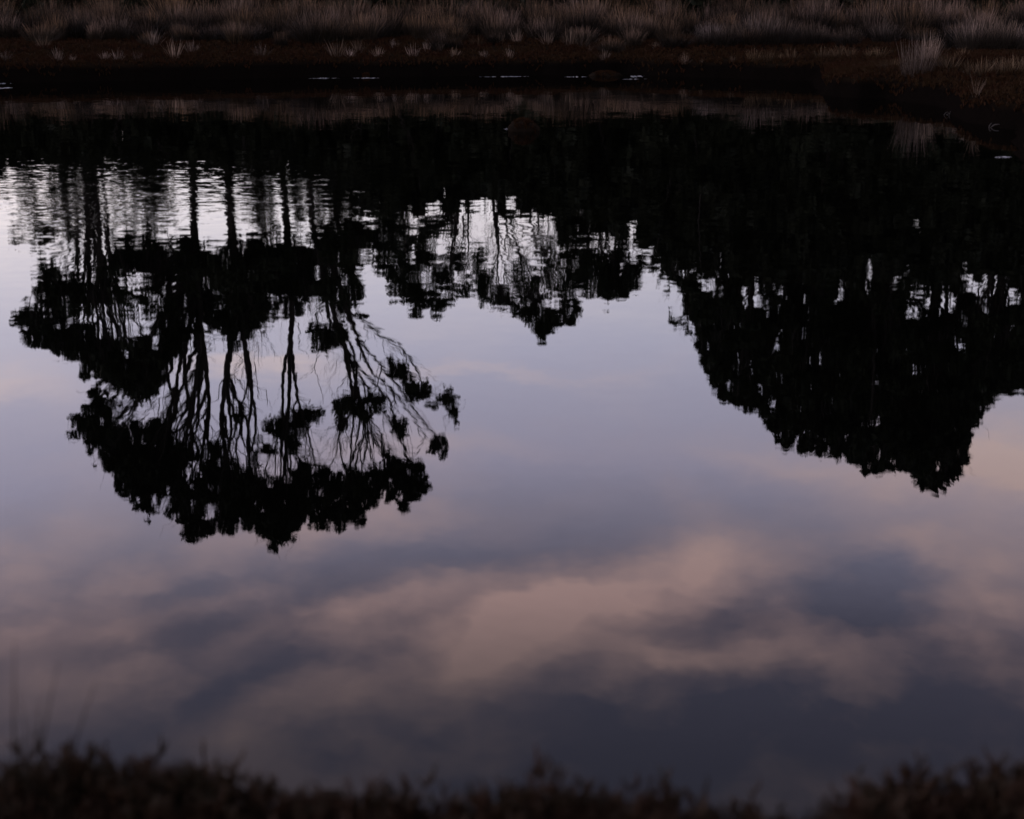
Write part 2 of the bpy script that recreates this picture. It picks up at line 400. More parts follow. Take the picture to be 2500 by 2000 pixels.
def plant(name, me, p, h, label, cat, group=None, wide=1.0, rz=None):
    o = obj(name, me, None, p)
    o.scale = (h * wide, h * wide, h); o.rotation_euler = (0, 0, rng.uniform(0, 6.28) if rz is None else rz)
    return tag(o, label, cat, group)
def from_px(px, base, top):
    p = on_ground(px, base); x, y, d = ray(px, top); h = CAM_H + d * p[1] / y - p[2]
    return p, float(max(h, .1))
ORD = ['first', 'second', 'third', 'fourth', 'fifth', 'sixth', 'seventh', 'eighth', 'ninth', 'tenth', 'eleventh', 'twelfth', 'thirteenth', 'fourteenth', 'fifteenth',
       'sixteenth', 'seventeenth', 'eighteenth', 'nineteenth', 'twentieth']
ORD += ['twenty-' + o for o in ORD[:9]] + ['thirtieth'] + ['thirty-' + o for o in ORD[:9]] + ['fortieth'] + ['forty-' + o for o in ORD[:9]]
pale = [(15, 150, 118, ''), (105, 117, 76, 'wide spreading '), (143, 150, 110, 'thin '), (177, 152, 132, 'tiny '), (256, 148, 119, ''), (288, 148, 116, ''), (335, 148, 122, 'leaning '),
        (375, 112, 60, 'tall '), (425, 143, 93, ''), (468, 130, 90, ''), (638, 140, 100, ''), (822, 140, 86, ''), (856, 142, 112, 'low '), (877, 130, 88, ''),
        (923, 140, 108, ''), (962, 118, 92, ''), (1007, 140, 100, 'bright fan-shaped '), (1042, 126, 96, ''), (1072, 126, 97, ''), (1110, 140, 110, ''), (1180, 142, 119, 'short bright '),
        (1218, 108, 70, ''), (1262, 106, 68, ''), (1245, 143, 112, 'bright '), (1312, 98, 52, 'tall '), (1335, 110, 64, 'tall bright '), (1392, 112, 56, 'tall '), (1420, 115, 66, ''),
        (1440, 126, 108, 'low '), (1475, 147, 114, 'bright '), (1602, 120, 97, ''), (1672, 157, 124, 'thin spreading '), (1712, 157, 144, 'tiny '), (1787, 152, 132, 'small ')]
for i, (px, b, t, adj) in enumerate(sorted(pale)):
    p, h = from_px(px, b, t)
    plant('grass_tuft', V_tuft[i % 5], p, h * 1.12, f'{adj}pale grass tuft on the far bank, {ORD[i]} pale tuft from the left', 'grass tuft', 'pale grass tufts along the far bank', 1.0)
gold = [(582, 106, 24), (1165, 112, 82), (1840, 150, 114), (1872, 150, 114), (1905, 147, 128), (1932, 147, 114), (2005, 145, 110), (2030, 143, 118), (2052, 141, 104), (2078, 141, 112), (2120, 141, 116), (2148, 141, 108),
        (2158, 172, 140), (2185, 165, 140), (2290, 168, 128), (2318, 172, 122), (2352, 140, 112), (2370, 186, 142), (2395, 184, 134), (2420, 182, 132), (2448, 180, 130), (2475, 178, 130), (2498, 176, 128)]
for i, (px, b, t) in enumerate(gold):
    p, h = from_px(px, b, t)
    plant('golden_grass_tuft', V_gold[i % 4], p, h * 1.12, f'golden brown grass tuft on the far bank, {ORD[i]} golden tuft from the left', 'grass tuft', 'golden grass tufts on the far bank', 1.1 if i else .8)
domes = [(175, 95, 10), (280, 98, 30), (660, 100, 18), (772, 106, 14), (800, 104, 30), (880, 100, 22), (1100, 96, 28), (1730, 112, 50), (1775, 114, 52), (1850, 112, 24), (1900, 112, 30), (1980, 112, 48), (2010, 110, 62), (2070, 112, 56), (2162, 108, 48), (2345, 122, 38), (2375, 124, 46), (2425, 124, 34), (2460, 124, 40), (2500, 120, 60)]
for i, (px, b, t) in enumerate(domes):
    p, h = from_px(px, b, t)
    plant('rush_clump', (V_pdome if px > 1700 else V_dome)[i % 4], p, h * 1.1, f'rounded brown rush clump in front of the reed band, {ORD[i]} rounded clump from the left', 'rush', 'rounded rush clumps on the far bank', 1.0)
p, h = from_px(2235, 184, 62)
plant('pale_grass_bush', V_bush[0], p, h * 1.1, 'tall pale feathery grass bush near the right end of the far bank', 'grass bush', None, .8)
p, h = from_px(2268, 150, 70)
plant('pale_grass_bush', V_bush[1], p, h * 1.1, 'pale grass bush just behind the tall feathery bush at right', 'grass bush', None, .7)
v, f = blades(16, 1.0, .22, .55, .016, 77)
p, h = from_px(2382, 238, 178)
plant('stalk_tuft', mesh('stalk_tuft', v, f, True, M_tuft), p, h * 1.1, 'sparse tuft of bare pale stalks on the red-brown mound at right', 'grass tuft')

# the dense reed band behind
for row, (y0, n) in enumerate([(37.4, 30), (39.0, 40), (41.0, 46), (43.4, 46), (46.0, 42), (48.6, 34)]):
    for i in range(n):
        xw = (i + .5 + rng.uniform(-.7, .7)) / n * 2 - 1
        yy = y0 + rng.uniform(-.8, .8); xx = xw * (.40 * yy + 1.0)
        h = rng.uniform(.58, 1.12) * (1.0 + .06 * row) * (.8 if row == 0 else 1)
        plant('tall_rush', V_rush[rng.integers(6)], (xx, yy, float(hgt(xx, yy))), h, 'tall brown rush clump in the dense reed band along the top', 'rush', 'tall rushes of the reed band', rng.uniform(.9, 1.5))

# small dark rush tufts straying out in front of the band
xs_ = sorted(rng.uniform(-13.5, 13.5, 30))
for i, xx in enumerate(xs_):
    yy = rng.uniform(35.0, 37.6); h = rng.uniform(.28, .60)
    plant('small_rush', V_dome[i % 4] if i % 3 else V_rush[i % 6], (xx, yy, float(hgt(xx, yy))), h, f'small dark rush tuft before the reed band, {ORD[i]} such tuft from left', 'rush', 'stray rush tufts before the reed band', rng.uniform(.9, 1.4))

# low mat of marsh plants on the far bank
def mat_of_sprigs(n, pts, hmin, hmax, seed, per=5, width=.02):
    r = np.random.default_rng(seed); N = len(pts)
    base = np.repeat(pts, per, 0); M = len(base)
    a = r.uniform(0, 6.283, M); l = r.uniform(.1, .9, M); H = r.uniform(hmin, hmax, M)
    d = np.stack([np.cos(a) * l, np.sin(a) * l, np.ones(M)], 1); tip = base + d * H[:, None]
    f = r.uniform(0, 3.14, M); wv = np.stack([np.cos(f), np.sin(f), 0 * f], 1) * (width * r.uniform(.6, 1.4, M))[:, None]
    mid = base + d * H[:, None] * .55
    V = np.stack([base - np.array([0, 0, .02]), mid + wv, tip, mid - wv], 1).reshape(-1, 3)
    i = np.arange(M)[:, None] * 4
    return V, np.vstack([i + np.array([[0, 1, 2]]), i + np.array([[0, 2, 3]])])
cand = np.stack([rng.uniform(-15, 15, 115000), rng.uniform(12, 44, 115000)], 1)
dd = shore_d(cand[:, 0], cand[:, 1]); okm = (dd > .14) & (dd < 7) & (np.abs(cand[:, 0]) < .40 * cand[:, 1] + .8)
okm &= rng.uniform(0, 1, len(dd)) < np.interp(dd, [0, .5, 3, 7], [1, 1, .8, .4])
cand = cand[okm]; cz = hgt(cand[:, 0], cand[:, 1])
v, f = mat_of_sprigs(0, np.column_stack([cand, cz]), .03, .10, 5, 6, .0095)
o = obj('marsh_groundcover', mesh('marsh_groundcover', v, f, False, M_cover))
tag(o, 'low reddish brown marsh plants matting the far bank', 'groundcover', None, 'stuff')

# ------------------------------------------------------------------ clods, roots and foam at the far waterline
def lump(name, px, py, w_, h_, label, seed):
    c = on_water(px, py); r = np.random.default_rng(seed); a = Acc()
    th = np.linspace(0, 2 * math.pi, 23)[:-1]; ph = np.linspace(-.5, math.pi / 2, 9)
    V = []
    for q in ph:
        for t in th:
            s = 1 + .22 * math.sin(2 * t + seed) + .14 * math.sin(5 * t + 3 * q + seed) + r.normal(0, .06)
            V.append((w_ / 2 * math.cos(q) ** .6 * math.cos(t) * s if math.cos(q) > 0 else 0, w_ * .36 * (max(math.cos(q), 0) ** .6) * math.sin(t) * s, h_ * math.sin(q) * (1 + .1 * math.sin(3 * t))))
    n = len(th); F = []
    for i in range(len(ph) - 1):
        for j in range(n):
            F.append((i * n + j, i * n + (j + 1) % n, (i + 1) * n + (j + 1) % n, (i + 1) * n + j))
    o = obj(name, mesh(name, V, F, True, M_clod), None, c + np.array([0, w_ * .3, 0]))
    tag(o, label, 'peat clod')
    pts = np.array([(w_ * .48 * math.cos(t) * q, w_ * .34 * math.sin(t) * q, h_ * math.sqrt(max(0, 1 - q * q)) * .95) for t, q in zip(r.uniform(0, 6.28, 260), np.sqrt(r.uniform(0, 1, 260)))])
    v, f = mat_of_sprigs(0, pts, .02, .06, seed, 4, .006)
    obj('moss', mesh('moss', v, f, False, M_cover), o)
lump('peat_clod', 1277, 322, .36, .15, 'small dark peat clod standing alone in the open water', 1)
lump('peat_clod', 1480, 187, .62, .09, 'dark mossy peat hummock at the waterline beside the bright watery gap', 2)
lump('peat_clod', 1255, 182, .55, .12, 'low mossy peat hummock at the middle of the far waterline', 3)
lump('peat_clod', 893, 188, .16, .05, 'tiny peat lump on the foam streak left of centre', 4)

def glint(px0, py0, px1, py1, depth, label, seed, n=34):  # pale solid strips stand in for water catching the sky
    A = on_water(px0, py0); B = on_water(px1, py1); r = np.random.default_rng(seed); V = []; F = []
    t = np.linspace(0, 1, n)
    c = A[None] * (1 - t[:, None]) + B[None] * t[:, None]
    wd = depth * np.sin(np.pi * np.clip(t, .02, .98)) ** .6 * r.uniform(.05, 1.0, n) * (np.convolve(r.uniform(0, 1, n + 2), [.33] * 3, 'valid') > .42)
    off = depth * .5 * r.normal(0, .3, n)
    mid = .5 * (A + B)
    for k in range(n):
        V += [c[k] - mid + (0, off[k] - wd[k], .003), c[k] - mid + (0, off[k], .002 + .016 * r.uniform() ** 2 * math.sin(math.pi * k / (n - 1))), c[k] - mid + (0, off[k] + wd[k], .003)]
    for k in range(n - 1):
        if wd[k] + wd[k + 1] < 1e-4: continue
        a = 3 * k; F += [(a, a + 3, a + 4, a + 1), (a + 1, a + 4, a + 5, a + 2)]
    o = obj('glint_streak', mesh('glint_streak', V, F, True, M_glint), None, mid); tag(o, label, 'glint', 'foam streaks at the far waterline')
glint(-30, 216, 29, 215, .30, 'bright foam streak at the left edge of the pond', 1)
glint(-30, 205, 30, 204, .10, 'thin foam line just behind the bright left-edge foam', 2)
glint(752, 192, 828, 191, .10, 'thin foam line left of the tiny peat lump', 3)
glint(862, 191, 925, 191, .13, 'short foam streak around the tiny peat lump', 4)
glint(1170, 188, 1292, 187, .14, 'long foam line below the low mossy hummock', 5)
glint(1378, 188, 1434, 188, .10, 'foam line ending left of the mossy hummock', 6)
glint(1536, 188, 1572, 186, .55, 'bright watery foam patch in the gap right of the hummock', 7)
glint(1520, 194, 1580, 193, .10, 'thin foam line below the bright watery patch', 8)
glint(1229, 316, 1252, 316, .05, 'small foam streak touching the lone peat clod', 9)
glint(2425, 385, 2470, 384, .10, 'grey foam by the last mound at the right edge', 10)

def roots(px, py, n, size, label, seed):
    c = on_water(px, py); r = np.random.default_rng(seed); a = Acc()
    for _ in range(n):
        s = np.array([r.normal(0, size * .45), r.uniform(0, size * .5), r.uniform(.01, .06)])
        d = np.array([r.normal(-.8, .5), r.normal(-.3, .3), r.normal(-.15, .15)]); d /= np.linalg.norm(d)
        t = np.linspace(0, 1, 6)[:, None]; L = size * r.uniform(.3, .9)
        pts = s + d * L * t + np.stack([.12 * L * np.sin(t[:, 0] * r.uniform(1, 3) + r.uniform(0, 6)), 0 * t[:, 0], .16 * L * np.sin(t[:, 0] * r.uniform(2, 6)) - .1 * t[:, 0] ** 2], 1)
        a.tube(pts, np.linspace(.006, .003, 6) * r.uniform(.6, 1.3), 4)
    o = obj('root_tangle', mesh('root_tangle', *a.get(), True, M_root), None, c); tag(o, label, 'roots')
roots(2330, 282, 6, .22, 'bleached roots sticking out of the red-brown mound above the water', 1)
roots(2345, 252, 5, .18, 'grey roots in the hollow behind the red-brown mound', 2)
roots(2445, 312, 6, .22, 'pale roots hanging over the water near the right edge', 3)
roots(2160, 238, 6, .2, 'thin roots at the foot of the rounded bank right of centre', 4)

# ------------------------------------------------------------------ trees seen in the water
K = 2500 / 2156.0      # the lists below are in the scale the photograph was viewed at
def leaf_cloud(a, c, r, n, size, rg, flat=.8):
    """a tuft of foliage: leaf sprays gathered round a few sub-tufts"""
    k = max(5, int(8 + r * 6))
    sub = rg.normal(0, 1, (k, 3)); sub /= np.linalg.norm(sub, axis=1)[:, None]
    sub = c + sub * (r * rg.uniform(.1, .88, k))[:, None] * np.array([1, 1, flat])
    w_ = rg.integers(0, k, n)
    d = rg.normal(0, 1, (n, 3)); d /= np.linalg.norm(d, axis=1)[:, None]
    p = sub[w_] + d * (r * .42 * rg.uniform(.55, 1.15, k)[w_] * rg.uniform(0, 1, n) ** .45)[:, None] * np.array([1, 1, flat])
    o = p - c; o /= np.linalg.norm(o, axis=1)[:, None] + 1e-6
    ax = o * .7 + rg.normal(0, .6, (n, 3)) + np.array([0, 0, .25]); ax /= np.linalg.norm(ax, axis=1)[:, None]
    sd_ = np.cross(ax, rg.normal(0, 1, (n, 3))); sd_ /= np.linalg.norm(sd_, axis=1)[:, None] + 1e-6
    L = size * rg.uniform(.6, 1.4, n)[:, None]; Wd = L * .27
    V = np.stack([p - ax * L * .5, p + sd_ * Wd, p + ax * L * .5, p - sd_ * Wd], 1).reshape(-1, 3)
    i = np.arange(n)[:, None] * 4
    a.add(V, np.vstack([i + np.array([[0, 1, 2]]), i + np.array([[0, 2, 3]])]))
def resample(pts, step):
    pts = np.asarray(pts, float); o = [pts[0]]
    for p, q in zip(pts[:-1], pts[1:]):
        m = max(1, int(np.linalg.norm(q - p) / step)); o += [p + (q - p) * t for t in np.linspace(0, 1, m + 1)[1:]]
    return np.array(o)
def wob(pts, amp, rg):
    n = len(pts); t = np.linspace(0, 1, n)
    for _ in range(3):
        ph = rg.uniform(0, 6.28, 3); fr = rg.uniform(3, 12)
        pts = pts + amp / 2 * np.sin(fr * t[:, None] + ph) * np.sin(math.pi * np.clip(t, 0, 1))[:, None] ** .5
    return pts
def in_poly(p, out):
    c = False
    for k_ in range(len(out)):
        a, b = out[k_], out[k_ - 1]
        if (a[1] > p[1]) != (b[1] > p[1]) and p[0] < (b[0] - a[0]) * (p[1] - a[1]) / (b[1] - a[1]) + a[0]: c = not c
    return c
def poly_d(p, out): return min(seg_dist(np.array([p]), out[k_ - 1], out[k_])[0] for k_ in range(len(out)))
def fill(out, r0, r1, pack, seed, de=1.0, tries=2500):
    out = np.array(out, float); rg = np.random.default_rng(seed); t = []
    lo, hi = out.min(0), out.max(0)
    for _ in range(tries):
        p = rg.uniform(lo, hi)
        if not in_poly(p, out): continue
        e = poly_d(p, out); r_ = min(rg.uniform(r0, r1), max(8, e * .8))
        if e < 6 or any((p[0] - q[0]) ** 2 + (p[1] - q[1]) ** 2 < (pack * (r_ + q[2])) ** 2 for q in t): continue
        t.append((p[0], p[1], r_, de))
    return t
CANOPY = fill([(150, 890), (178, 945), (245, 985), (245, 1040), (308, 1082), (350, 1040), (365, 1105), (430, 1135), (500, 1100), (530, 1118), (580, 1160), (640, 1108), (760, 1100), (800, 1050), (850, 1070),
               (908, 1035), (903, 990), (860, 955), (800, 985), (690, 975), (640, 965), (600, 1000), (545, 1005), (500, 960), (430, 950), (330, 905), (250, 865), (200, 815)], 18, 32, .62, 3)
SIDE = fill([(20, 655), (40, 700), (75, 735), (160, 760), (250, 825), (300, 835), (350, 800), (345, 745), (240, 705), (200, 690), (120, 680), (75, 640)], 16, 30, .62, 4)
MIDM = fill([(230, 515), (300, 500), (420, 520), (520, 512), (640, 500), (700, 480), (780, 470), (790, 560), (740, 620), (700, 640), (660, 620), (600, 650), (560, 690), (500, 700), (420, 720), (380, 750), (345, 700), (370, 640), (330, 590), (240, 580)], 16, 30, .66, 5, .75)
def near_x(lst, lo, hi): return [q for q in lst if lo <= q[0] < hi]
def tree(name, label, D, trunk_px, clumps, r0, seed, group, dens=1.0, size=.17, mat_l=None, depth=2.6, cat='tree', twigs=3, flat=.9, fat=1.18, bare=0):
    rg = np.random.default_rng(seed)
    tp = [mirrored(x * K, y * K, D) for x, y in trunk_px]
    gx = tp[0][0] + (tp[0][0] - tp[1][0]) * .3; gz = float(hgt(gx, D)) - .1
    base = np.array([gx, D, gz]); root = empty(name, base); tag(root, label, cat, group)
    pts = wob(resample([base] + tp, .45), .16, rg); n = len(pts)
    rad = r0 * .62 * (1 - .80 * np.linspace(0, 1, n) ** 1.1); rad[:2] *= [1.35, 1.12]
    aw = Acc(); aw.tube(pts - base, rad, 8)
    ab = Acc(); al = Acc()
    lo_ = int(n * (.42 if cat == 'tree' else .12))
    nodes = [(p, q) for p, q in zip(pts[lo_:], rad[lo_:])]
    NP = np.array([q[0] for q in nodes]); NR = np.array([q[1] for q in nodes])
    cl_ = []; nt = len(NP)
    cx = np.mean([p[0] for p in tp[1:]])
    for c in clumps:
        x, y, rr = c[:3]; wide = D / 1.0 / FPX * 1.06
        dxy = abs(mirrored(x * K, y * K, D)[0] - cx)
        dep = D + rg.uniform(-1, 1) * max(.5, depth - .25 * dxy)
        p = mirrored(x * K, y * K, dep); R_ = rr * K * dep * 1.05 * fat / FPX
        cl_.append((p, R_, c[3] if len(c) > 3 else 1.0))
    cl_.sort(key=lambda q: np.min(np.linalg.norm(NP - q[0], axis=1)))
    for p, R_, de in cl_:
        dv = p - NP; dist = np.linalg.norm(dv, axis=1); hor = np.linalg.norm(dv[:, :2], axis=1)
        cost = dist + 2.2 * np.maximum(0, NP[:, 2] - (p[2] - .75 * hor)) + .9 * np.maximum(0, hor - dv[:, 2])
        if rg.uniform() < .36 and cat == 'tree':      # long limbs that leave the trunk low and climb steeply
            hor0 = hor[:nt]; cost = np.abs(p[2] - NP[:nt, 2] - rg.uniform(1.1, 2.6) * hor0 - rg.uniform(0, 3)) + .2 * dist[:nt]
        k = int(np.argmin(cost)); s = NP[k]; L = dist[k]
        m = max(4, int(L / .4)); t = np.linspace(0, 1, m)[:, None]
        ctrl = s + (p - s) * np.array([.35, .35, .62])
        path = (1 - t) ** 2 * s + 2 * t * (1 - t) * ctrl + t * t * p
        path = wob(path, .06 * L ** .8, rg)
        rb = min(NR[k] * .75, .022 + .017 * L); rr_ = rb * (1 - .82 * t[:, 0]) + .006
        ab.tube(path - base, rr_, 5)
        NP = np.vstack([NP, path[1:]]); NR = np.concatenate([NR, rr_[1:]])
        for _ in range(twigs):
            q = p + rg.normal(0, .55, 3) * R_; j = int(m * rg.uniform(.4, .95)); e = path[j]
            tt = np.linspace(0, 1, 5)[:, None]; ab.tube(wob(e + (q - e) * tt, .10, rg) - base, np.linspace(.014, .006, 5), 3)
        nl = int(de * dens * 1050 * R_ * R_ / (size / .22) ** 2) + 16
        leaf_cloud(al, p - base, R_, nl, size, rg, flat)
    CC = np.array([q[0] for q in cl_])
    for _ in range(bare * 3):                           # fine bare branchlets forking off the limbs
        k = int(rg.integers(nt // 2, len(NP))); s = NP[k]; L = rg.uniform(.7, 2.6)
        side = np.sign(s[0] - pts[-1][0]) * .25
        e = s + L * np.array([rg.normal(side, .38), rg.normal(0, .35), rg.uniform(.55, 1.0)])
        if not np.any((CC[:, 2] > e[2] + .8) & (np.abs(CC[:, 0] - e[0]) < 1.0)) or np.min(np.abs(CC - e).sum(1)) > 3.0: continue      # stay under the canopy
        m = 7; t = np.linspace(0, 1, m)[:, None]
        path = wob(s + (e - s) * t, .10 * L, rg); rr_ = np.minimum(NR[k], .010 + .010 * L) * (1 - .75 * t[:, 0])
        ab.tube(path - base, rr_, 4); NP = np.vstack([NP, path[2:]]); NR = np.concatenate([NR, rr_[2:]])
        if rg.uniform() < .35 and np.min(np.linalg.norm(CC - e, axis=1)) < .8: leaf_cloud(al, e - base, rg.uniform(.10, .28), int(rg.uniform(10, 60)), size * .8, rg, 1.0)
    obj('trunk', mesh('trunk', *aw.get(), True, M_bark), root)
    if ab.n: obj('branches', mesh('branches', *ab.get(), True, M_bark), root)
    if al.n: obj('crown', mesh('crown', *al.get(), False, mat_l or M_pine), root)
    return root
GL = 'tall pines reflected at left'; GC = 'trees reflected in the middle'; GR = 'dense trees reflected at right'
tree('pine_tree', 'pine with the lowest left half of the reflected canopy, long bare trunk', 52, [(410, 330), (411, 480), (418, 640), (428, 780), (432, 880), (420, 980)],
     [(178, 900, 34), (215, 862, 34), (232, 915, 44), (282, 945, 50), (252, 965, 44), (300, 992, 48), (282, 1022, 36), (308, 1056, 26), (342, 965, 48), (372, 1010, 44), (388, 1060, 38),
      (408, 1100, 34), (440, 1112, 26), (432, 1040, 44), (200, 822, 22), (382, 950, 38), (330, 905, 30), (312, 1020, 34), (262, 1000, 30), (205, 935, 24),
      (340, 562, 52), (285, 532, 44), (400, 560, 46), (380, 690, 38), (372, 730, 30), (350, 650, 34, .8), (440, 640, 40), (330, 600, 30, .7)] + near_x(CANOPY, 0, 445) + near_x(MIDM, 0, 445), .34, 21, GL, bare=90)
tree('pine_tree', 'thickest dark pine trunk reflected at left, canopy between its two neighbours', 51, [(482, 330), (484, 500), (486, 640), (478, 760), (468, 880), (480, 990)],
     [(470, 1085, 38), (512, 1062, 42), (520, 1000, 38), (482, 1030, 40), (440, 985, 36), (500, 880, 24, .7), (548, 1098, 36), (548, 1040, 42), (455, 950, 26, .7),
      (520, 562, 52), (460, 580, 46), (500, 640, 44), (545, 640, 40), (480, 690, 40), (520, 690, 30, .8), (440, 560, 40), (545, 520, 30)] + near_x(CANOPY, 445, 555) + near_x(MIDM, 445, 550), .38, 22, GL, bare=80)
tree('pine_tree', 'straight pine reflected left of centre, reaching the lowest point of the canopy', 53, [(602, 330), (604, 500), (606, 640), (600, 760), (602, 860), (598, 990)],
     [(580, 1126, 30), (600, 1090, 46), (640, 1080, 42), (572, 1052, 44), (620, 1030, 44), (660, 1050, 42), (588, 905, 32, .8), (640, 882, 38, .9), (618, 930, 28, .7), (560, 945, 26, .7),
      (682, 1090, 30), (580, 1152, 14), (640, 985, 30, .6), (600, 545, 46), (640, 595, 44), (580, 600, 46), (620, 640, 34), (655, 545, 40), (560, 570, 40)] + near_x(CANOPY, 555, 680) + near_x(MIDM, 550, 665), .33, 23, GL, bare=110)
tree('pine_tree', 'pine leaning right with scattered foliage tufts at the right of the left group', 52, [(655, 330), (662, 460), (682, 590), (714, 690), (748, 800), (775, 900)],
     [(702, 1080, 36), (742, 1082, 32), (692, 1012, 42), (742, 1022, 44), (782, 1040, 38), (802, 1002, 38), (842, 1012, 36), (870, 1032, 28), (893, 1020, 20), (882, 985, 26), (850, 1062, 16),
      (832, 982, 28), (752, 862, 40), (792, 842, 28), (722, 872, 28, .8), (836, 902, 24, .9), (920, 942, 24), (935, 930, 14), (690, 705, 34), (665, 700, 22), (720, 695, 22), (765, 665, 17), (830, 772, 26),
      (885, 818, 32), (865, 800, 18), (935, 840, 24, .7), (958, 872, 19), (912, 858, 16, .7), (700, 532, 46), (735, 560, 38), (700, 600, 38, .8), (760, 500, 42), (800, 520, 40), (745, 610, 32, .7), (720, 640, 28, .7)] + near_x(CANOPY, 680, 2000) + near_x(MIDM, 665, 2000), .28, 24, GL, bare=110)
tree('pine_tree', 'pine at the far left of the reflection with a drooping side mass', 50, [(206, 330), (208, 460), (206, 560), (196, 650), (200, 720)],
     [(44, 668, 24), (68, 690, 26), (98, 700, 36), (130, 728, 34), (168, 732, 44), (208, 752, 40), (232, 776, 42), (292, 800, 46), (322, 772, 40), (262, 780, 40), (222, 722, 40), (160, 692, 34),
      (312, 820, 26, .8), (282, 832, 20, .7), (180, 785, 14), (100, 572, 26), (98, 600, 26), (140, 602, 38), (110, 632, 34), (188, 622, 36), (90, 660, 22), (60, 650, 14), (165, 640, 26), (262, 622, 32), (290, 640, 26),
      (215, 585, 28), (230, 560, 26), (260, 545, 34), (300, 740, 36), (340, 745, 26), (122, 660, 28)] + SIDE, .24, 25, GL, bare=60)
SAP = 'thin saplings reflected at the left edge'
for i, (x, top, lean) in enumerate([(62, 470, 2), (112, 452, -4), (150, 470, 6), (258, 500, 5), (300, 460, -4), (345, 490, 4), (538, 520, 2), (560, 500, 4), (628, 500, 3), (700, 470, 5), (745, 470, -3)]):
    r = np.random.default_rng(60 + i)
    cl0 = [(x + r.normal(0, 20), r.uniform(345, top + 45), r.uniform(10, 20), .5) for _ in range(20)]
    tree('sapling', 'thin loose-leaved sapling among the pine trunks at left, ' + ORD[i] + ' from the left edge', 56 + (i % 3), [(x, 320), (x + lean, 400), (x + 2 * lean, top)], cl0, .07, 60 + i, SAP, .8, .16, M_scrub, .6, 'sapling', 2, 1.3)
tree('pine_tree', 'middle tree with trunks fanning out to the right in the reflection', 60, [(1032, 330), (1036, 440), (1048, 520), (1072, 590)],
     [(1060, 612, 44, .7), (1020, 600, 40, .6), (1000, 560, 36, .6), (1095, 580, 34, .6), (1070, 640, 30, .5), (1130, 650, 36, 1.2), (1165, 682, 42, 1.6), (1200, 664, 27, 1.6), (1150, 690, 24, 1.6), (1210, 640, 20, 1.6), (1120, 610, 34, .6), (1090, 650, 22, .4), (1020, 630, 24, .4)], .24, 31, GC, .62, bare=70)
tree('pine_tree', 'middle tree leaning left with a flat dark tuft beside the pines', 60, [(985, 330), (975, 440), (958, 520), (940, 570)],
     [(880, 622, 44), (915, 632, 34), (932, 642, 26), (858, 605, 36), (838, 590, 28), (820, 565, 34, .8), (870, 560, 40, .7), (905, 540, 36, .7), (940, 590, 34, .6), (855, 500, 46), (905, 480, 44), (820, 470, 40), (965, 560, 30, .6), (940, 470, 30, .7), (980, 600, 22, .5)], .22, 32, GC, .95, bare=60)
tree('pine_tree', 'middle tree curving right over the reflected gap of sky', 61, [(1096, 330), (1106, 430), (1130, 510), (1165, 560), (1190, 590)],
     [(1180, 560, 40, .7), (1165, 600, 34, .6), (1210, 585, 32, .7), (1150, 520, 26, .6), (1190, 620, 26, .6), (1225, 545, 30, .7), (1140, 580, 24, .5)], .18, 33, GC, .65, bare=60)
tree('pine_tree', 'rounded middle tree just left of the bright sky notch', 59, [(1256, 330), (1258, 430), (1262, 500), (1268, 560)],
     [(1262, 565, 48), (1292, 596, 40), (1318, 600, 30), (1332, 566, 26), (1350, 556, 12), (1238, 560, 36, .9), (1230, 600, 28, .8), (1290, 545, 36, .9), (1318, 620, 18), (1275, 612, 26), (1215, 530, 30, .8), (1330, 590, 22)], .22, 34, GC, 1.0, bare=60)
# the dense right-hand stand: tufts filling the traced crown outline, each given to its nearest trunk
out = np.array([(1366, 470), (1376, 540), (1392, 588), (1425, 612), (1440, 660), (1462, 700), (1468, 760), (1490, 800), (1512, 842), (1560, 862), (1596, 872), (1640, 945), (1690, 955), (1740, 960), (1795, 975),
                (1820, 1008), (1870, 995), (1910, 1000), (1948, 1056), (1990, 1040), (2026, 1018), (2045, 970), (2048, 900), (2078, 868), (2110, 832), (2156, 826), (2300, 800), (2340, 470)], float)
def inside(p):
    c = False
    for k_ in range(len(out)):
        a, b = out[k_], out[k_ - 1]
        if (a[1] > p[1]) != (b[1] > p[1]) and p[0] < (b[0] - a[0]) * (p[1] - a[1]) / (b[1] - a[1]) + a[0]: c = not c
    return c
def edge_d(p): return min(seg_dist(np.array([p]), out[k_ - 1], out[k_])[0] for k_ in range(len(out)))
gaps = [(1475, 560, 22), (1430, 555, 18), (1530, 575, 22), (1600, 620, 22), (1562, 640, 20), (1640, 600, 20), (1700, 650, 18), (1780, 575, 24), (1840, 590, 22), (1900, 580, 22), (1960, 600, 36), (2000, 580, 34), (2040, 575, 30),
        (2100, 580, 34), (1920, 640, 20), (1990, 640, 26), (2080, 630, 24), (1740, 700, 16), (1630, 710, 14), (1570, 760, 12), (1600, 800, 14), (1970, 720, 20), (2010, 730, 18), (1940, 770, 14), (2130, 620, 26), (1880, 680, 14), (1500, 610, 18), (2030, 690, 18)]
GAPS = [(a_, b_, c_ * (.64 if b_ < 690 else .1)) for a_, b_, c_ in gaps]
rg = np.random.default_rng(5); tufts = []
for _ in range(9000):
    p = np.array([rg.uniform(1370, 2300), rg.uniform(470, 1040)])
    if not inside(p): continue
    e = edge_d(p); r_ = min(rg.uniform(22, 40), max(8, e * .75))
    if e < 9: continue
    if any((p[0] - g[0]) ** 2 + ((p[1] - g[1]) * .8) ** 2 < (g[2] + r_ * .55) ** 2 for g in GAPS): continue
    if any((p[0] - q[0]) ** 2 + (p[1] - q[1]) ** 2 < (.46 * (r_ + q[2])) ** 2 for q in tufts): continue
    tufts.append((p[0], p[1], r_))
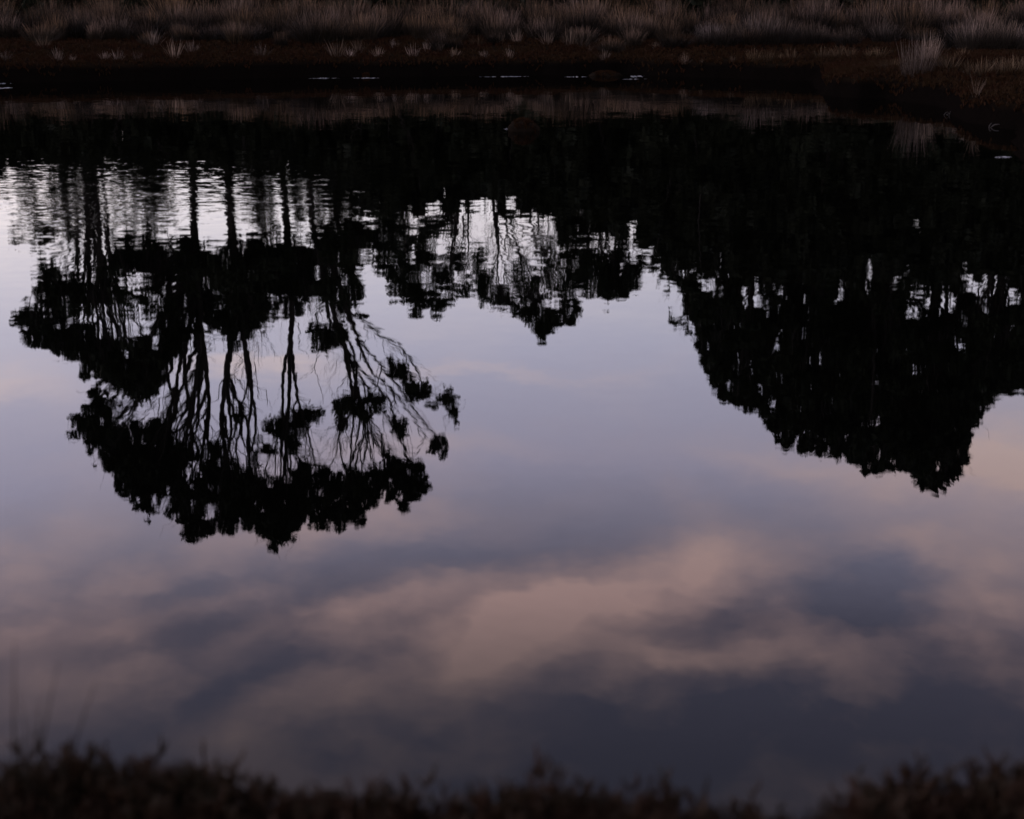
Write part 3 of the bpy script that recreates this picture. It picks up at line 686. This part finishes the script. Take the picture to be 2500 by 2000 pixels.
tufts += [(rg.uniform(1400, 2250), rg.uniform(545, 670), rg.uniform(14, 24), .3) for _ in range(60)]      # thin veil of twigs through the gaps
rt = [(1440, 660, .22, 51, 'slim tree on the left edge of the dense right stand'), (1575, 800, .26, 52, 'second tree of the dense right stand, below its left shoulder'),
      (1720, 900, .32, 54, 'broad tree in the middle of the dense right stand'), (1865, 960, .34, 53, 'tall tree of the dense right stand just left of its tip'),
      (1975, 980, .34, 55, 'tallest tree at the tip of the dense right stand'), (2110, 800, .28, 52, 'tree at the right edge of the picture in the dense stand'), (2240, 780, .28, 54, 'tree of the dense stand just past the right edge')]
asg = [[] for _ in rt]
for t in tufts:
    k_ = int(np.argmin([abs(t[0] - q[0]) + .25 * max(0, t[1] - q[1]) for q in rt])); asg[k_].append(t)
for i, (q, a_) in enumerate(zip(rt, asg)):
    tree('broad_tree', q[4], q[3], [(q[0] + 4, 330), (q[0], 450), (q[0] + 6, (450 + q[1]) / 2), (q[0] - 3, q[1] - 30)], a_, q[2], 80 + i, GR, 1.5, .21, M_pine, 3.0, fat=1.36, bare=40)

# dark undergrowth at the foot of the trees
prof_x = [-300, 0, 60, 200, 400, 600, 760, 820, 920, 1000, 1080, 1180, 1280, 1360, 1420, 1700, 2156, 2500]
prof_y = [350, 372, 392, 396, 394, 412, 424, 458, 440, 412, 440, 490, 520, 526, 560, 585, 592, 595]
def shrub(x, D, wpx, seed, label):
    rg = np.random.default_rng(seed); top = np.interp(x, prof_x, prof_y) + rg.uniform(-12, 6)
    P = mirrored(x * K, top * K, D); gz = float(hgt(P[0], D)); H = P[2] - gz; Wd = wpx * K * D / FPX
    base = np.array([P[0], D, gz]); root = empty('shrub', base); tag(root, label, 'shrub', 'dark shrubs at the foot of the trees')
    ab = Acc(); al = Acc()
    for _ in range(7):
        e = np.array([rg.normal(0, Wd * .3), rg.normal(0, .5), H * rg.uniform(.6, .95)]); t = np.linspace(0, 1, 6)[:, None]
        ab.tube(wob(e * t * np.array([1, 1, 1]), .2, rg) - np.array([0, 0, .1]), np.linspace(.06, .012, 6), 5)
    z = .25
    while z < H:
        ww = Wd * .5 * (1 - .5 * (z / H) ** 4)
        for xx in np.arange(-ww, ww + .01, .55):
            r_ = rg.uniform(.45, .75) * (1 if z < H - .7 else .7)
            leaf_cloud(al, np.array([xx + rg.normal(0, .12), rg.normal(0, .55), min(z + rg.normal(0, .12), H - r_ * .6)]), r_, int(720 * r_ * r_), .37, rg)
        z += .55
    obj('stems', mesh('stems', *ab.get(), True, M_bark), root); obj('foliage', mesh('foliage', *al.get(), False, M_shrub), root)
for i, x in enumerate(np.linspace(-60, 2240, 24)):
    shrub(float(x), 48.5 + (i % 3) * .9, 205, 200 + i, 'dense dark shrub behind the reeds, ' + ORD[i] + ' of the row from the left')

# ------------------------------------------------------------------ near bank
def sprig(a, base, H, rg):
    """one fleshy saltmarsh stem with side shoots"""
    n = 4; t = np.linspace(0, 1, n)[:, None]
    d = np.array([rg.normal(0, .28), rg.normal(0, .28), 1.0]); p = base + d * H * t
    a.tube(p, np.linspace(.0038, .0024, n), 3)
    for _ in range(rg.integers(4, 7)):
        q = base + d * H * rg.uniform(.15, .95); l = H * rg.uniform(.2, .45); an = rg.uniform(0, 6.28)
        e = q + np.array([math.cos(an) * .55, math.sin(an) * .55, .8]) * l
        a.tube(np.stack([q, .5 * (q + e) + rg.normal(0, .003, 3), e]), [.0030, .0040, .0014], 3)
protos = []
for i in range(14):
    a = Acc()
    for _ in range(3): sprig(a, np.array([rng.normal(0, .016), rng.normal(0, .016), -.012]), rng.uniform(.07, .13), rng)
    protos.append(a.get())
A = Acc(); cnt = 0
for _ in range(2900):
    x = rng.uniform(-1.6, 1.7); y = float(near_edge(x)) - .75 * rng.uniform(0, 1) ** 1.3 + .02
    z = float(hgt(np.array(x), np.array(y)))
    if z < -.02: continue
    v, f = protos[rng.integers(14)]
    s = .62 * rng.uniform(.7, 1.35) * (1.08 + .12 * math.sin(x * 5.3 + 1) + .26 * math.sin(x * 13 + y * 7) * math.sin(x * 29)); th = rng.uniform(0, 6.28); c, s_ = math.cos(th), math.sin(th)
    A.add(v @ np.array([[c, s_, 0], [-s_, c, 0], [0, 0, 1]]) * s + np.array([x, y, max(z, 0)]), f); cnt += 1
o = obj('near_groundcover', mesh('near_groundcover', *A.get(), True, M_near)); tag(o, 'dark red and green saltmarsh plants on the near bank', 'groundcover', None, 'stuff')
# a few taller stalks
def stalks(px, py, n, H, spread, label, seed, material, lean=.2):
    x, y, d = ray(px, py); t = 2.72 / y; px_, py_ = x * t, 2.72
    v, f = blades(n, H, spread, lean, .008, seed, 5, .3, .5)
    o = obj('grass_stalks', mesh('grass_stalks', v, f, True, material), None, (px_, py_, float(hgt(np.array(px_), np.array(py_))))); tag(o, label, 'grass')
stalks(15, 1880, 34, .50, .2, 'tall blurred grass stalks at the left edge of the near bank', 1, M_rush)
stalks(2500, 1880, 7, .20, .10, 'short dark stalks on the near bank at the right edge', 2, M_rush)
stalks(1650, 1950, 3, .15, .05, 'two thin dark stalks on the near bank right of centre', 3, M_rush)
print('tris', sum(len(m.polygons) * m.users for m in bpy.data.meshes))
